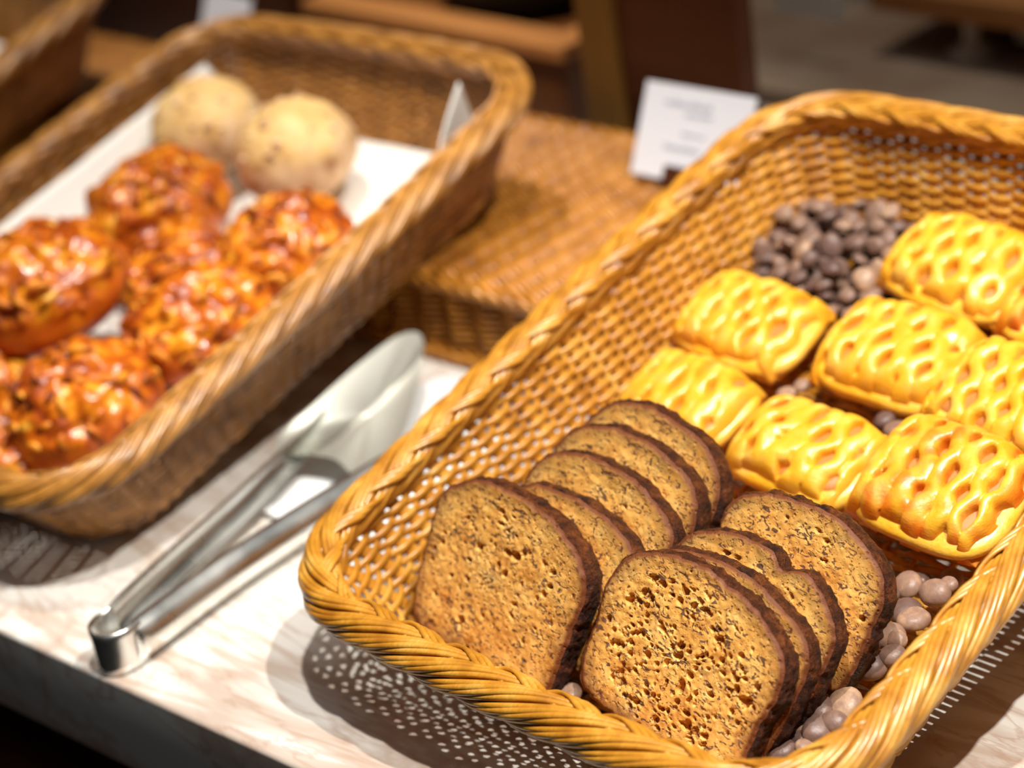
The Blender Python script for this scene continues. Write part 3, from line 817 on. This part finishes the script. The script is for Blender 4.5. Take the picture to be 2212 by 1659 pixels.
# ------------------------------------------------------------------ price cards
def card(M, w_, h_, label, lines):
    root = empty('price_card', M, label, 'sign', 'white cards behind the baskets')
    mb = MB(); mb.box((0, -.0006, 0), (w_, .0006, h_)); cb = mb.build('card', M_CARD, root, False)
    mb = MB(); rg = random.Random(4)
    for (x0, x1, z, th_) in lines:
        x = x0
        while x < x1:
            l = rg.uniform(.0012, .0034); mb.box((x, -.0009, z), (min(x+l, x1), -.0007, z+th_*rg.uniform(.6, 1))); x += l+.0008
    if lines: mb.build('printed_lines', M_INK, cb, False)
    mb = MB(); mb.box((w_*.34, -.006, -.004), (w_*.80, -.0007, .009)); mb.box((w_*.34, .0007, -.004), (w_*.80, .006, .006))
    mb.build('card_holder', M_WOODD, root, False, .001)
    return root
MC = T(-.3095, .4262, RH+.0045) @ R(2.5, 'Z') @ R(-27, 'X')
card(MC, .084, .058, 'white card with faint grey print, standing on the riser beside the golden basket', [(.017, .053, .0455, .0035), (.034, .055, .040, .003), (.034, .052, .028, .0025), (.022, .050, .0185, .004)])
MC2 = T(-.765, .4350, RH+.0045) @ R(-4, 'Z') @ R(-24, 'X')
card(MC2, .060, .060, 'pale lilac-white card standing behind the brown basket, cut off by the top picture edge', [])

# ------------------------------------------------------------------ background furniture
mb = MB(); mb.box((-1.5, .53, .0005), (-.762, .70, .16)); tag(mb.build('dark_filler_block', M_WOODD, None, False, .002), 'added dark brown block behind the riser at the upper left', 'chest')  # block added to stand in for the dark back wall
root = empty('wooden_box', T(0, .53, 0), 'reddish brown wooden crate with a painted highlight on its top edge behind the riser', 'crate')
mb = MB(); mb.box((-.735, 0, .0005), (-.463, .16, .078)); mb.build('body', M_WOODM, root, False, .002)
mb = MB(); 
for lo, hi in (((-.739, -.004, .078), (-.459, .026, .089)), ((-.739, .138, .078), (-.459, .164, .089)), ((-.739, .026, .078), (-.715, .138, .089)), ((-.483, .026, .078), (-.459, .138, .089))): mb.box(lo, hi)
o = mb.build('top_frame', M_WOODO, root, False, .0015); o['label'] = 'top frame, its highlight painted in paler orange-brown'  # highlight along the lid put into the paler wood colour
mb = MB(); P = []
for k, (r_, z_) in enumerate(((.0, .081), (.045, .081), (.056, .084), (.066, .098), (.070, .118), (.066, .118), (.058, .098), (.0, .088))):
    P.append([(-.585+r_*math.cos(a), .082+r_*math.sin(a)*.8, z_) for a in np.linspace(0, 2*math.pi, 40, endpoint=False)])
mb.grid(P, close_v=True); o = mb.build('black_bowl', M_BLACK); o.location = (0, .53, 0); tag(o, 'black bowl standing in the top of the wooden crate', 'bowl')
root = empty('display_cabinet', T(0, .53, 0), 'tall dark brown cabinet side with a honey-coloured upright post, behind the riser', 'cabinet')
mb = MB(); mb.box((-.4335, -.012, .0005), (-.403, .004, .62)); o = mb.build('upright_post', M_WOODL, root, False, .002); o['label'] = 'honey-coloured upright post'
mb = MB(); mb.box((-.4029, -.004, .0005), (-.298, .012, .62)); mb.build('side_panel', M_WOODD, root, False, .001)
mb = MB(); mb.box((-.4029, -.004, .6202), (-.298, .20, .635)); mb.build('top_board', M_WOODD, root, False, .001)
mb = MB(); mb.box((-1.6, .94, -.041), (1.2, 1.35, .75)); 
tag(mb.build('back_partition', M_OLIVE, None, False), 'dim olive-brown partition far behind the counter', 'partition')
mb = MB(); mb.box((-1.6, .705, -.04), (.08, .9395, -.0005), )
tag(mb.build('shaded_ledge', M_MARBSHADE, None, False, .002), 'rear ledge of the marble counter, its shade painted as tan', 'ledge')
root = empty('wooden_shelf', T(0, .80, 0), 'orange oak shelf board on a pewter pillar at the top right', 'shelf')
mb = MB(); mb.box((-.402, 0, .0335), (.10, .12, .052)); mb.build('shelf_board', M_WOODO, root, False, .002)
mb = MB(); P = []
for (r_, z_) in ((.0, 0), (.017, 0), (.018, .004), (.012, .007), (.0075, .010), (.0065, .016), (.0065, .0335)):
    P.append([(-.326+r_*math.cos(a), .022+r_*math.sin(a), z_) for a in np.linspace(0, 2*math.pi, 32, endpoint=False)])
mb.grid(P, close_v=True); o = mb.build('pillar', M_PIPE, root); o['label'] = 'pewter pillar with a round foot'
mb = MB(); mb.box((-.315, .05, 0), (-.19, .10, .0334)); o = mb.build('black_block', M_BLACK, None, False, .002); o.location = (0, .80, 0); tag(o, 'black box standing under the oak shelf', 'box')
mb = MB(); mb.box((-.298, .035, .0), (-.262, .0495, .020)); o = mb.build('grey_block', M_PIPE, None, False, .002); o.location = (0, .80, .0095); tag(o, 'small dull grey block in front of the black box', 'block')
mb = MB(); mb.box((-.47, -.03, .031), (-.405, -.029, .075)); o = mb.build('paper_notice', M_PAPER, None, False); o.matrix_world = T(0, .80, 0) @ R(-3, 'X'); tag(o, 'white paper notice whose bottom edge shows at the top right picture edge', 'notice')
